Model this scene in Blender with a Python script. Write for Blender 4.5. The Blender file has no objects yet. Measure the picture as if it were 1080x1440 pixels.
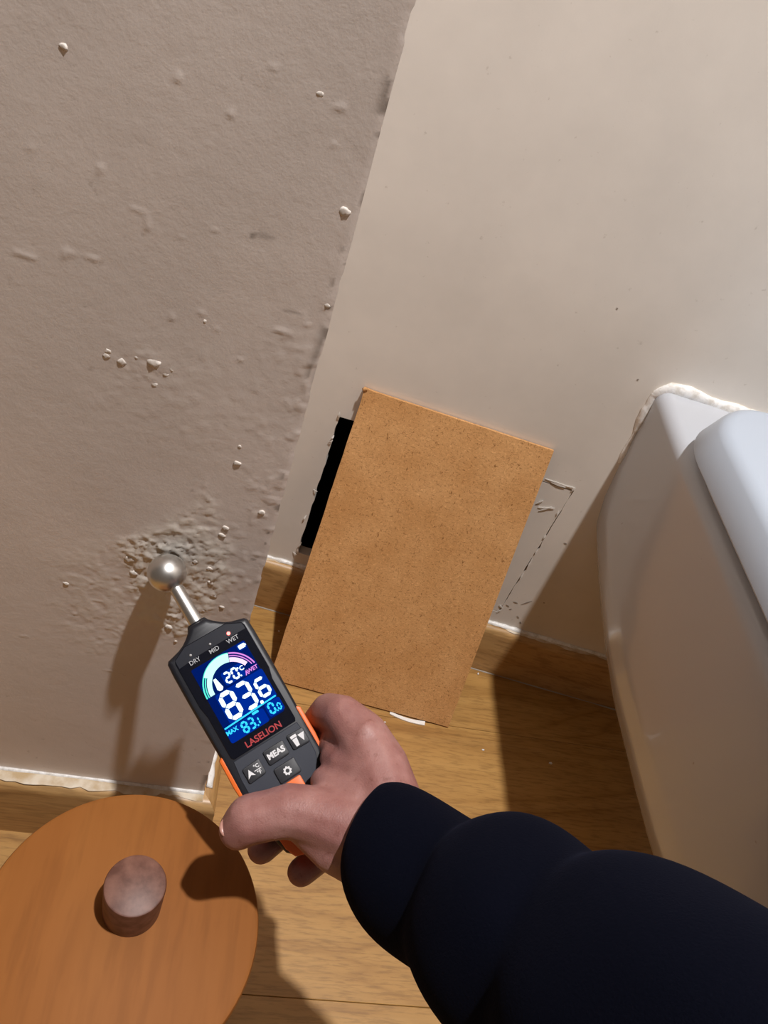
import bpy, bmesh, math, random
import numpy as np
from mathutils import Vector, Matrix

random.seed(7)
rng = np.random.default_rng(11)
S = bpy.context.scene
COL = S.collection

# ------------------------------------------------------------------ camera
F = 1100.0                                   # focal length in pixels of the 1080x1440 frame
H = 0.75                                     # camera height
_down = np.array([-450.0, 1130.0, F]); _down /= np.linalg.norm(_down)
_x = np.array([5400.0, (-F * F + 450 * 5400.0) / 1130.0, F]); _x /= np.linalg.norm(_x)
_z = -_down
_y = np.cross(_z, _x)
CM = np.stack([_x, _y, _z])                  # camera (right, down, forward) -> world
EYE = np.array([0.0, 0.0, H])
cam_d = bpy.data.cameras.new('camera'); cam = bpy.data.objects.new('camera', cam_d); COL.objects.link(cam)
R = Matrix([[CM[i, 0], -CM[i, 1], -CM[i, 2]] for i in range(3)]).to_4x4()
cam.matrix_world = Matrix.Translation(Vector(EYE)) @ R
cam_d.sensor_fit = 'VERTICAL'; cam_d.sensor_height = 24.0; cam_d.lens = 24.0 * F / 1440.0
cam_d.clip_start = 0.01
S.camera = cam

# ------------------------------------------------------------------ world, lamp, exposure
w = bpy.data.worlds.new('world'); S.world = w; w.use_nodes = True
w.node_tree.nodes['Background'].inputs[0].default_value = (1.0, 0.76, 0.58, 1)
w.node_tree.nodes['Background'].inputs[1].default_value = 0.11
LAMP = (0.25, 0.05, 2.30)
ld = bpy.data.lights.new('ceiling_downlight', 'SPOT'); ld.energy = 168.0; ld.color = (1.0, 0.975, 0.965); ld.shadow_soft_size = 0.025
ld.spot_size = math.radians(125); ld.spot_blend = 0.6
lo = bpy.data.objects.new('ceiling_downlight', ld); COL.objects.link(lo); lo.location = LAMP
S.view_settings.view_transform = 'Standard'; S.view_settings.look = 'None'
S.view_settings.gamma = 1.0; S.view_settings.use_curve_mapping = False
S.view_settings.exposure = 0.0
S.cycles.use_denoising = True
S.cycles.max_bounces = 10; S.cycles.diffuse_bounces = 6; S.cycles.sample_clamp_indirect = 4.0
S.cycles.caustics_reflective = False; S.cycles.caustics_refractive = False

# ------------------------------------------------------------------ helpers
def ray(px, py):
    return CM @ np.array([px - 540.0, py - 720.0, F])
def at(px, py, t):                            # a point at distance t from the eye
    r = ray(px, py); return EYE + r * (t / np.linalg.norm(r))
def on_floor(px, py, z=0.0):
    r = ray(px, py); return EYE + r * ((z - H) / r[2])
def on_plane(px, py, n, d):
    r = ray(px, py); return EYE + r * ((d - n @ EYE) / (n @ r))

WLOC = {}
def wloc(o): return WLOC.get(o.name, np.zeros(3)) if o else np.zeros(3)

def tag(o, label=None, cat=None, group=None, kind=None):
    if label: o['label'] = label
    if cat: o['category'] = cat
    if group: o['group'] = group
    if kind: o['kind'] = kind
    return o

def thing(name, loc, label, cat, group=None):
    o = bpy.data.objects.new(name, None); COL.objects.link(o); o.empty_display_size = 0.02
    o.location = loc; WLOC[o.name] = np.array(loc, float)
    return tag(o, label, cat, group)

def obj(name, verts, faces, mat, parent=None, smooth=False, recalc=True, origin=None):
    """verts in WORLD coordinates; the object's origin is its base centre."""
    V = np.asarray(verts, float).reshape(-1, 3)
    if origin is None:
        lo_, hi_ = V.min(0), V.max(0)
        origin = np.array([(lo_[0] + hi_[0]) / 2, (lo_[1] + hi_[1]) / 2, lo_[2]])
    origin = np.asarray(origin, float)
    me = bpy.data.meshes.new(name)
    me.from_pydata((V - origin).tolist(), [], [tuple(int(i) for i in f) for f in faces])
    if recalc:
        bm = bmesh.new(); bm.from_mesh(me); bmesh.ops.recalc_face_normals(bm, faces=bm.faces); bm.to_mesh(me); bm.free()
    me.materials.append(mat)
    if smooth:
        me.polygons.foreach_set('use_smooth', [True] * len(me.polygons))
    o = bpy.data.objects.new(name, me); COL.objects.link(o)
    WLOC[o.name] = origin
    o.parent = parent
    o.location = Vector(origin - wloc(parent))
    return o

def bm_obj(name, bm, mat, parent=None, smooth=False):
    bm.verts.index_update()
    V = [tuple(v.co) for v in bm.verts]; Fc = [[v.index for v in f.verts] for f in bm.faces]
    bm.free()
    return obj(name, V, Fc, mat, parent, smooth)

def box_bm(lo_, hi_, bev=0.0, seg=2):
    bm = bmesh.new()
    bmesh.ops.create_cube(bm, size=1)
    for v in bm.verts:
        v.co = Vector([lo_[i] + (v.co[i] + 0.5) * (hi_[i] - lo_[i]) for i in range(3)])
    if bev > 0:
        bmesh.ops.bevel(bm, geom=list(bm.edges), offset=bev, segments=seg, profile=0.5, affect='EDGES')
    return bm

def frame_bm(bm, O, A, B, Cc):
    """local (a,b,c) -> world O + aA + bB + cC"""
    for v in bm.verts:
        p = O + v.co[0] * A + v.co[1] * B + v.co[2] * Cc
        v.co = Vector(p)
    return bm

def auto_smooth(o, ang=35):
    me = o.data
    me.polygons.foreach_set('use_smooth', [True] * len(me.polygons))
    try:
        me.set_sharp_from_angle(angle=math.radians(ang))
    except Exception:
        pass
    return o

def smoothstep(a, b, x):
    t = np.clip((x - a) / (b - a), 0, 1); return t * t * (3 - 2 * t)

def vnoise(x, y, seed=0):
    """2D value noise 0..1, vectorised"""
    xi = np.floor(x).astype(np.int64); yi = np.floor(y).astype(np.int64)
    xf = x - xi; yf = y - yi
    def h(a, b):
        n = (a * 374761393 + b * 668265263 + seed * 1442695041) & 0xFFFFFFFF
        n = ((n ^ (n >> 13)) * 1274126177) & 0xFFFFFFFF
        n = n ^ (n >> 16)
        return (n & 0xFFFF) / 65535.0
    u = xf * xf * (3 - 2 * xf); v = yf * yf * (3 - 2 * yf)
    return (h(xi, yi) * (1 - u) + h(xi + 1, yi) * u) * (1 - v) + (h(xi, yi + 1) * (1 - u) + h(xi + 1, yi + 1) * u) * v
def fbm(x, y, seed=0, o=3):
    s = 0; a = 0.5; t = 0
    for k in range(o):
        s = s + a * vnoise(x * 2 ** k, y * 2 ** k, seed + k * 17); t += a; a *= 0.5
    return s / t

# ------------------------------------------------------------------ materials
def new_mat(name, col=(0.5, 0.5, 0.5), rough=0.5, metal=0.0, spec=0.5):
    m = bpy.data.materials.new(name); m.use_nodes = True
    b = m.node_tree.nodes['Principled BSDF']
    b.inputs['Base Color'].default_value = (*col, 1); b.inputs['Roughness'].default_value = rough
    b.inputs['Metallic'].default_value = metal; b.inputs['Specular IOR Level'].default_value = spec
    return m
def N(m, t, **kw):
    n = m.node_tree.nodes.new(t)
    for k, v in kw.items(): setattr(n, k, v)
    return n
def L(m, a, b): m.node_tree.links.new(a, b)
def bsdf(m): return m.node_tree.nodes['Principled BSDF']
def ramp(m, fac, stops):
    r = N(m, 'ShaderNodeValToRGB'); e = r.color_ramp.elements
    while len(e) < len(stops): e.new(0.5)
    for i, (p, c) in enumerate(stops): e[i].position = p; e[i].color = (*c, 1)
    L(m, fac, r.inputs[0]); return r.outputs[0]
def coords(m, scale=(1, 1, 1), rot=(0, 0, 0), kind='Object'):
    t = N(m, 'ShaderNodeTexCoord'); mp = N(m, 'ShaderNodeMapping')
    mp.inputs['Scale'].default_value = scale; mp.inputs['Rotation'].default_value = rot
    L(m, t.outputs[kind], mp.inputs[0]); return mp.outputs[0]
def noise(m, vec, scale, detail=3, rough=0.55, dist=0.0):
    n = N(m, 'ShaderNodeTexNoise'); n.inputs['Scale'].default_value = scale; n.inputs['Detail'].default_value = detail
    n.inputs['Roughness'].default_value = rough; n.inputs['Distortion'].default_value = dist
    L(m, vec, n.inputs['Vector']); return n.outputs['Fac']
def mix(m, fac, a, b, mode='MIX'):
    n = N(m, 'ShaderNodeMix', data_type='RGBA', blend_type=mode)
    if isinstance(fac, (int, float)): n.inputs[0].default_value = fac
    else: L(m, fac, n.inputs[0])
    for i, s in ((6, a), (7, b)):
        if isinstance(s, tuple): n.inputs[i].default_value = (*s, 1)
        else: L(m, s, n.inputs[i])
    return n.outputs[2]
def bump(m, h, dist=0.001, strength=1.0):
    b = N(m, 'ShaderNodeBump'); b.inputs['Distance'].default_value = dist; b.inputs['Strength'].default_value = strength
    L(m, h, b.inputs['Height']); L(m, b.outputs[0], bsdf(m).inputs['Normal'])

def wood(name, dark, mid, light, along='X', ring=16.0, rough=0.42, fine=1.0, objrand=True, fig=1.0, grain=0.5):
    m = new_mat(name, mid, rough)
    sc = {'X': (0.12, 1, 1), 'Y': (1, 0.12, 1), 'Z': (1, 1, 0.12)}[along]
    v = coords(m, sc)
    if objrand:
        oi = N(m, 'ShaderNodeObjectInfo'); add = N(m, 'ShaderNodeVectorMath', operation='ADD')
        mul = N(m, 'ShaderNodeVectorMath', operation='SCALE'); mul.inputs['Scale'].default_value = 7.0
        cmb = N(m, 'ShaderNodeCombineXYZ')
        for i in range(3): L(m, oi.outputs['Random'], cmb.inputs[i])
        L(m, cmb.outputs[0], mul.inputs[0]); L(m, v, add.inputs[0]); L(m, mul.outputs[0], add.inputs[1]); v = add.outputs[0]
    big = noise(m, v, ring, 2, 0.5, 0.6)
    mm = N(m, 'ShaderNodeMath', operation='MULTIPLY'); mm.inputs[1].default_value = 9.0 * fig; L(m, big, mm.inputs[0])
    fr = N(m, 'ShaderNodeMath', operation='PINGPONG'); fr.inputs[1].default_value = 1.0; L(m, mm.outputs[0], fr.inputs[0])
    fine_n = noise(m, v, 260 * fine, 3, 0.6)
    mid_n = noise(m, v, 60, 3, 0.6)
    c1 = ramp(m, fr.outputs[0], [(0.0, dark), (0.25, mid), (1.0, light)])
    c2 = ramp(m, mid_n, [(0.3, dark), (0.55, mid), (0.8, light)])
    c = mix(m, 0.5, c1, c2)
    c3 = ramp(m, fine_n, [(0.36, (0.50, 0.45, 0.38)), (0.52, (1, 1, 1))])
    c = mix(m, grain, c, c3, 'MULTIPLY')
    L(m, c, bsdf(m).inputs['Base Color'])
    bump(m, fine_n, 0.0003, 0.25)
    return m

M_floor = wood('oak_laminate', (0.29, 0.138, 0.030), (0.43, 0.228, 0.060), (0.48, 0.27, 0.080), 'X', 11, 0.5, fine=1.6, grain=0.5, fig=2.2)
M_base = wood('baseboard_wood', (0.38, 0.21, 0.08), (0.50, 0.30, 0.12), (0.56, 0.36, 0.17), 'X', 20, 0.38, fig=0.5)
M_lid = wood('stained_lid_wood', (0.255, 0.088, 0.017), (0.29, 0.104, 0.022), (0.315, 0.120, 0.027), 'Y', 7, 0.62, fine=0.5, fig=0.5, grain=0.22)
bsdf(M_lid).inputs['Specular IOR Level'].default_value = 0.2
M_knob = new_mat('knob_wood', (0.14, 0.055, 0.035), 0.5)
_v = coords(M_knob); L(M_knob, ramp(M_knob, noise(M_knob, _v, 120, 4), [(0.35, (0.10, 0.036, 0.022)), (0.7, (0.21, 0.095, 0.065))]), bsdf(M_knob).inputs['Base Color'])

def paint(name, base, attr=False):
    m = new_mat(name, base, 0.62, spec=0.3)
    v = coords(m)
    n1 = noise(m, v, 9, 4, 0.6); n2 = noise(m, v, 160, 3, 0.6); n3 = noise(m, v, 900, 2)
    c = ramp(m, n1, [(0.3, tuple(x * 0.93 for x in base)), (0.7, tuple(min(1, x * 1.05) for x in base))])
    sp = ramp(m, n2, [(0.24, (0.55, 0.50, 0.45)), (0.31, (1, 1, 1))])
    c = mix(m, 0.35, c, sp, 'MULTIPLY')
    if attr:
        a = N(m, 'ShaderNodeAttribute'); a.attribute_name = 'wear'
        sep = N(m, 'ShaderNodeSeparateColor'); L(m, a.outputs['Color'], sep.inputs[0])
        c = mix(m, sep.outputs[0], c, (0.16, 0.12, 0.09))          # dark stains
        c = mix(m, sep.outputs[1], c, (0.88, 0.82, 0.74))         # bare flaking plaster
    L(m, c, bsdf(m).inputs['Base Color'])
    ad = N(m, 'ShaderNodeMath', operation='MULTIPLY_ADD'); ad.inputs[1].default_value = 0.35
    L(m, n3, ad.inputs[0]); L(m, n2, ad.inputs[2])
    bump(m, ad.outputs[0], 0.0006, 0.22 if attr else 0.10)
    return m
WALLC = (0.82, 0.735, 0.68)
M_wallL = paint('old_plaster_paint', WALLC, True)
M_wallR = paint('panel_paint', (0.76, 0.712, 0.65))
M_room = new_mat('room_paint', (0.36, 0.32, 0.28), 0.7)
M_ceil = new_mat('ceiling_paint', (0.55, 0.53, 0.50), 0.8)
M_crumb = new_mat('plaster_crumb', (0.80, 0.735, 0.67), 0.8)
M_chip = new_mat('torn_paint', (0.80, 0.77, 0.72), 0.7)
M_gap = new_mat('grey_filler', (0.36, 0.32, 0.27), 0.7)
M_white = new_mat('white_plastic', (0.85, 0.84, 0.82), 0.4)
M_caulk = new_mat('white_caulk', (0.84, 0.83, 0.80), 0.35)
_v = coords(M_caulk); L(M_caulk, ramp(M_caulk, noise(M_caulk, _v, 150, 4), [(0.3, (0.62, 0.58, 0.52)), (0.55, (0.86, 0.85, 0.83))]), bsdf(M_caulk).inputs['Base Color'])
bump(M_caulk, noise(M_caulk, _v, 300, 3), 0.001, 0.5)
M_cut = new_mat('cut_fibreboard', (0.55, 0.49, 0.42), 0.8)
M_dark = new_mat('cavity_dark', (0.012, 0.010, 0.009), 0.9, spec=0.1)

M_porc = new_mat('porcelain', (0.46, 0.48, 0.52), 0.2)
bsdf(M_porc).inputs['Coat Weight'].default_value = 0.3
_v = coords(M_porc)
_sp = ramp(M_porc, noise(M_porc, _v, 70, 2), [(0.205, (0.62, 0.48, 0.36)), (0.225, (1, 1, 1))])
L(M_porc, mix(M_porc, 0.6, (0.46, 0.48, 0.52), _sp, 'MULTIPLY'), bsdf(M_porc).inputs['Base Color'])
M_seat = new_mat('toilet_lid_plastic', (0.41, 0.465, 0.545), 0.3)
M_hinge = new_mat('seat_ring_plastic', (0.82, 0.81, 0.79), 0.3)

# hardboard
M_hdf = new_mat('hardboard', (0.42, 0.21, 0.08), 0.62, spec=0.3)
_v = coords(M_hdf); _va = coords(M_hdf, (1, 1, 2.2), (0.5, 0.4, 0.9)); _vb = coords(M_hdf, (2.4, 1, 1), (1.2, 0.8, 0.1))
_n1 = noise(M_hdf, _v, 22, 4, 0.6); _n2 = noise(M_hdf, _va, 330, 4, 0.75, 1.0); _n3 = noise(M_hdf, _vb, 190, 3, 0.7, 1.5); _n4 = noise(M_hdf, _v, 900, 2)
_c = ramp(M_hdf, _n1, [(0.3, (0.56, 0.29, 0.108)), (0.7, (0.67, 0.375, 0.158))])
_c = mix(M_hdf, 0.95, _c, ramp(M_hdf, _n2, [(0.35, (0.42, 0.36, 0.30)), (0.42, (0.92, 0.91, 0.90)), (0.58, (1, 1, 1)), (0.68, (1.30, 1.36, 1.45))]), 'MULTIPLY')
_c = mix(M_hdf, 0.9, _c, ramp(M_hdf, _n3, [(0.34, (0.42, 0.34, 0.26)), (0.39, (1, 1, 1)), (0.63, (1, 1, 1)), (0.70, (1.25, 1.30, 1.38))]), 'MULTIPLY')
L(M_hdf, _c, bsdf(M_hdf).inputs['Base Color']); bump(M_hdf, _n4, 0.0004, 0.3)
M_hdfe = new_mat('hardboard_edge', (0.25, 0.12, 0.05), 0.8)

# meter
M_black = new_mat('meter_black_rubber', (0.010, 0.011, 0.016), 0.42)
M_grey = new_mat('meter_grey_plastic', (0.024, 0.028, 0.042), 0.42)
M_band = new_mat('indicator_band_plastic', (0.016, 0.018, 0.026), 0.25)
M_glass = new_mat('screen_glass', (0.004, 0.005, 0.010), 0.15, spec=0.35)
M_btn = new_mat('button_rubber', (0.022, 0.023, 0.028), 0.5)
M_orange = new_mat('orange_rubber', (0.80, 0.155, 0.022), 0.45)
M_print = new_mat('white_print', (0.72, 0.72, 0.74), 0.5)
M_dim = new_mat('grey_print', (0.35, 0.36, 0.38), 0.5)
M_red = new_mat('red_print', (0.36, 0.015, 0.02), 0.5)
M_metal = new_mat('satin_steel', (0.74, 0.73, 0.71), 0.34, 1.0)
def emit(name, col, st):
    m = new_mat(name, (0, 0, 0), 0.3, spec=0.0); b = bsdf(m)
    b.inputs['Emission Color'].default_value = (*col, 1); b.inputs['Emission Strength'].default_value = st
    return m
M_lcd = emit('lcd_backlight', (0.001, 0.025, 0.30), 0.45)
M_lcdhi = emit('lcd_halo', (0.0, 0.05, 0.62), 0.50)
M_seg = emit('lcd_white', (0.75, 0.95, 1.0), 1.6)
M_cyan = emit('lcd_cyan', (0.04, 0.62, 1.0), 1.3)
M_green = emit('lcd_green', (0.12, 0.95, 0.72), 1.1)
M_greenhi = emit('lcd_green_bright', (0.55, 1.0, 0.92), 1.3)
M_pink = emit('lcd_pink', (0.85, 0.30, 0.90), 1.0)
M_pinkhi = emit('lcd_pink_bright', (1.0, 0.72, 1.0), 1.2)
M_ledr = emit('led_red', (1.0, 0.16, 0.14), 5.0)
M_ledoff = new_mat('led_off', (0.45, 0.45, 0.45), 0.3)

# skin and cloth
M_skin = new_mat('skin', (0.50, 0.27, 0.20), 0.48)
_v = coords(M_skin); _n1 = noise(M_skin, _v, 55, 4, 0.6); _n2 = noise(M_skin, _v, 210, 3); _n3 = noise(M_skin, _v, 1100, 3)
_c = ramp(M_skin, _n1, [(0.3, (0.255, 0.105, 0.092)), (0.5, (0.305, 0.140, 0.122)), (0.72, (0.37, 0.19, 0.168))])
_c = mix(M_skin, 0.4, _c, ramp(M_skin, _n2, [(0.29, (0.50, 0.33, 0.25)), (0.39, (1, 1, 1))]), 'MULTIPLY')
L(M_skin, _c, bsdf(M_skin).inputs['Base Color'])
bsdf(M_skin).inputs['Subsurface Weight'].default_value = 0.12
bsdf(M_skin).inputs['Subsurface Radius'].default_value = (0.006, 0.002, 0.001); bsdf(M_skin).inputs['Subsurface Scale'].default_value = 1.0
bump(M_skin, _n3, 0.0006, 0.35)
M_nail = new_mat('nail', (0.44, 0.22, 0.17), 0.35)
M_cloth = new_mat('navy_fleece', (0.0018, 0.0023, 0.0062), 0.95, spec=0.05)
bsdf(M_cloth).inputs['Sheen Weight'].default_value = 0.025; bsdf(M_cloth).inputs['Sheen Roughness'].default_value = 0.5
bsdf(M_cloth).inputs['Sheen Tint'].default_value = (0.25, 0.30, 0.6, 1)
_v = coords(M_cloth); bump(M_cloth, noise(M_cloth, _v, 900, 3), 0.0008, 0.4)

# ================================================================== STRUCTURE
YL = 0.315                                   # face of the left wall
XC = 0.0295                                  # its outer corner
TH = math.atan(0.145); nR = np.array([math.sin(TH), math.cos(TH), 0.0]); eR = np.array([math.cos(TH), -math.sin(TH), 0.0])
DB, DW = 0.596, 0.608                        # right baseboard front, right wall face
RX0, RX1, RY0, CZ = -0.62, 0.95, -1.05, 2.42
def PR(s, dd, z):                            # point on the right panel: s along it from x=0, dd out of DW towards the room
    base = np.array([0, DW / math.cos(TH), 0]); return base + eR * s - nR * dd + np.array([0, 0, z])
def sR(px, py, dd=0.0):
    p = on_plane(px, py, nR, DW - dd); base = np.array([0, DW / math.cos(TH), 0]); return float((p - base) @ eR), float(p[2])
nL = np.array([0, 1.0, 0])
def wl(px, py):
    p = on_plane(px, py, nL, YL); return float(p[0]), float(p[2])

# floor with planks
sub = obj('floor', [(RX0, RY0, -0.03), (RX1, RY0, -0.03), (RX1, 1.0, -0.03), (RX0, 1.0, -0.03),
                    (RX0, RY0, -0.0035), (RX1, RY0, -0.0035), (RX1, 1.0, -0.0035), (RX0, 1.0, -0.0035)],
          [(0, 1, 2, 3), (4, 5, 6, 7), (0, 1, 5, 4), (1, 2, 6, 5), (2, 3, 7, 6), (3, 0, 4, 7)], M_dark)
tag(sub, 'oak laminate plank floor under the toilet and the leaning board', None, None, 'structure')
PW = 0.2830
rows = [0.187 + PW * k for k in range(-5, 3)]
cuts = {-5: [0.1], -4: [-0.2], -3: [0.35], -2: [-0.1], -1: [0.55], 0: [-0.33], 1: [0.62], 2: [0.0]}
for i, y0 in enumerate(rows):
    y1 = min(y0 + PW, 0.66); y0c = max(y0, RY0)
    if y0c >= y1: continue
    xs = [RX0] + cuts[i - 5] + [RX1]
    for a, b in zip(xs[:-1], xs[1:]):
        g = 0.00018
        bm_obj('plank', box_bm((a + g, y0c + g, -0.012), (b - g, y1 - g, 0.0), 0.0004, 1), M_floor, sub)

# left wall: dense displaced plaster
dx = 0.00115
gx = np.arange(-0.30, XC + 1e-6, dx); gx[-1] = XC
gz = np.arange(0.0, 0.80, dx)
GX, GZ = np.meshgrid(gx, gz)
def blob(px, py, rx, ry, soft=0.35, seed=3):
    """soft mask of an irregular patch, centre and radii given on the photograph"""
    x0, z0 = wl(px, py); x1, _ = wl(px + rx, py); _, z1 = wl(px, py + ry)
    ax, az = abs(x1 - x0), abs(z1 - z0)
    r = np.hypot((GX - x0) / ax, (GZ - z0) / az) + 0.55 * (fbm(GX * 90, GZ * 90, seed) - 0.5)
    return 1 - smoothstep(1 - soft, 1 + soft, r)
m1 = blob(255, 815, 62, 78, 0.25, 3)
m1b = blob(222, 785, 50, 36, 0.3, 5)
m1c = blob(283, 750, 26, 50, 0.4, 8)
m2 = blob(165, 850, 80, 70, 0.5, 6)
m3 = np.maximum(blob(212, 515, 42, 26, 0.4, 9), 0.5 * blob(260, 560, 150, 70, 0.6, 12))
m4 = smoothstep(0.040, 0.006, XC - GX) * smoothstep(0.12, 0.3, GZ) * (1 - smoothstep(0.50, 0.62, GZ))
m5 = smoothstep(0.020, 0.002, XC - GX)
h = 0.0009 * (fbm(GX * 14, GZ * 10, 21, 2) - 0.5) + 0.00008 * (fbm(GX * 60, GZ * 60, 22, 2) - 0.5)
flk = smoothstep(0.48, 0.515, fbm(GX * 165 + 2 * fbm(GX * 80, GZ * 60, 41), GZ * 115, 31, 3))
flk3 = smoothstep(0.50, 0.53, fbm(GX * 60 + 4 * fbm(GX * 120, GZ * 80, 45), GZ * 42, 47, 3))
flk2 = smoothstep(0.52, 0.55, fbm(GX * 320, GZ * 230, 33, 2))
grit = fbm(GX * 430, GZ * 300, 35, 2) - 0.5
mm = np.clip(np.maximum(np.maximum(m1, 0.85 * m1b), 0.45 * m1c), 0, 1)
h += mm * (0.00036 * flk + 0.00024 * flk2 + 0.00045 * flk3 + 0.00035 * grit + 0.0001)
h += m2 * (0.00016 * flk + 0.00010 * flk2 + 0.00008 * grit)
h += m3 * (0.00012 * smoothstep(0.55, 0.66, fbm(GX * 170, GZ * 170, 37, 2)) + 0.0002 * grit)
dots = smoothstep(0.60, 0.72, fbm(GX * 190, GZ * 150, 39, 2))
h += m4 * (0.00022 * dots + 0.0001 * grit)
h += m5 * 0.0003 * (fbm(GX * 50, GZ * 60, 43, 2) - 0.7)
h += 0.00022 * smoothstep(0.90, 0.98, vnoise(GX * 150, GZ * 150, 51)) * smoothstep(0.4, 0.6, vnoise(GX * 14, GZ * 14, 52))
fade = smoothstep(-0.30, -0.27, GX) * (1 - smoothstep(0.77, 0.798, GZ))
h *= fade
edge = (0.0008 * (fbm(GX * 0 + 3.3, GZ * 45, 61, 3) - 0.5) - 0.0007 * smoothstep(0.62, 0.8, vnoise(GX * 0 + 5, GZ * 70, 62))) * fade
PX = GX + edge * smoothstep(0.012, 0.0, XC - GX)
nz, nx = GX.shape
# the very corner is rounded a little
rnd = 0.0004 * smoothstep(0.003, 0.0, XC - GX) ** 2
V = np.stack([PX, YL - h + rnd, GZ], -1).reshape(-1, 3)
idx = np.arange(nx * nz).reshape(nz, nx)
Q = np.stack([idx[:-1, :-1], idx[:-1, 1:], idx[1:, 1:], idx[1:, :-1]], -1).reshape(-1, 4)
n0 = len(V)
wear_r = np.zeros((nz, nx)); wear_g = np.zeros((nz, nx))
def stain(px, py, rx, ry, amt, ang=0):
    global wear_r
    x0, z0 = wl(px, py); sc = 0.00043
    a, b = (GX - x0), (GZ - z0)
    wear_r = np.maximum(wear_r, amt * (1 - smoothstep(0.5, 1.1, np.hypot(a / (rx * sc), b / (ry * sc)))))
for a in ((372, 331, 14, 4, .35), (355, 331, 4, 3, .6), (532, 190, 3, 5, .6), (511, 280, 4, 9, .55), (484, 371, 2, 3, .7), (462, 432, 3, 4, .6),
          (412, 439, 12, 2, .4), (356, 787, 5, 3, .55), (377, 750, 3, 3, .7), (374, 765, 2, 3, .6), (270, 690, 4, 2, .35), (128, 519, 3, 3, .3),
          (215, 850, 2, 2, .6), (528, 240, 3, 20, .2), (440, 540, 3, 25, .15), (60, 1040, 2, 2, .4), (52, 1066, 2, 2, .4), (280, 1072, 3, 3, .3)):
    stain(*a)
wear_r = np.maximum(wear_r, 0.75 * smoothstep(0.70, 0.78, vnoise(GX * 120, GZ * 120, 71)) * smoothstep(0.006, 0.0, XC - GX))
wear_g = np.clip(1.2 * mm * (0.5 + 0.5 * np.maximum(flk, flk2)) + 0.25 * m3 * dots + 0.35 * m2 * flk, 0, 0.95)
# coarse surround + return face of the pier
ext = [(-0.62, YL, 0), (-0.30, YL, 0), (-0.30, YL, 0.8 - 0.0), (-0.62, YL, 0.8)]
zt = float(gz[-1])
XB = XC - 0.002
E = [(RX0, YL, 0), (-0.30, YL, 0), (-0.30, YL, zt), (RX0, YL, zt), (RX0, YL, CZ), (XC, YL, CZ), (XC, YL, zt),
     (XB, YL + 0.001, 0), (XB, 0.70, 0), (XB, 0.70, CZ), (XB, YL + 0.001, CZ), (RX0, 0.70, 0), (RX0, 0.70, CZ)]
EF = [(0, 1, 2, 3), (3, 2, 6, 5, 4), (7, 8, 9, 10), (0, 3, 4, 12, 11), (8, 11, 12, 9)]
allV = np.vstack([V, np.array(E)])
me = bpy.data.meshes.new('wall_left')
faces = Q.tolist() + [tuple(n0 + k for k in f) for f in EF]
me.from_pydata(allV.tolist(), [], faces)
me.polygons.foreach_set('use_smooth', [True] * len(Q) + [False] * len(EF))
ca = me.color_attributes.new('wear', 'FLOAT_COLOR', 'POINT')
buf = np.zeros((len(allV), 4), np.float32); buf[:n0, 0] = wear_r.ravel(); buf[:n0, 1] = wear_g.ravel(); buf[:, 3] = 1
ca.data.foreach_set('color', buf.ravel())
me.materials.append(M_wallL)
wallL = bpy.data.objects.new('wall_left', me); COL.objects.link(wallL); WLOC['wall_left'] = np.zeros(3)
tag(wallL, 'beige plastered wall with flaking damp patch behind the metal ball', None, None, 'structure')

# plaster lumps on that wall
def lump(name, p, r, mat, parent, flat=0.7, seed=0, sub=2):
    bm = bmesh.new(); bmesh.ops.create_icosphere(bm, subdivisions=sub, radius=1.0)
    rr = random.Random(seed)
    ph = [rr.uniform(0, 6) for _ in range(6)]
    for v in bm.verts:
        c = v.co
        k = 1 + 0.22 * math.sin(3 * c.x + ph[0]) * math.cos(4 * c.z + ph[1]) + 0.14 * math.sin(7 * c.y + ph[2] + 3 * c.x) + rr.uniform(-0.07, 0.07)
        v.co = Vector((p[0] + c.x * k * r * (1 + 0.2 * math.sin(ph[3])), p[1] + c.y * k * r * flat, p[2] + c.z * k * r))
    return bm_obj(name, bm, mat, parent, True)
LK = 0.86
lumps = [(216, 511, 8), (152, 494, 4), (150, 501, 4.5), (171, 509, 6), (193, 503, 3.5), (241, 520, 4), (233, 527, 4), (217, 541, 5), (209, 532, 3), (226, 520, 3),
         (334, 652, 5), (317, 743, 5), (312, 753, 5), (337, 628, 3), (368, 721, 6), (485, 298, 5.5), (460, 430, 3.5), (89, 66, 3.5), (450, 132, 3.5),
         (93, 821, 5), (288, 452, 3), (226, 580, 3), (237, 882, 7), (183, 787, 8), (262, 842, 7), (300, 838, 5), (247, 902, 3), (204, 765, 5), (312, 854, 4),
         (295, 800, 5), (275, 790, 6), (188, 806, 8), (240, 772, 6), (271, 870, 5), (285, 858, 6), (296, 820, 6)]
for k, (px, py, r) in enumerate(lumps):
    x, z = wl(px, py); rr = r * 0.00043 * LK
    lump('plaster_lump', (x, YL - rr * 0.02, z), rr, M_crumb, wallL, 0.27, k)

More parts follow.
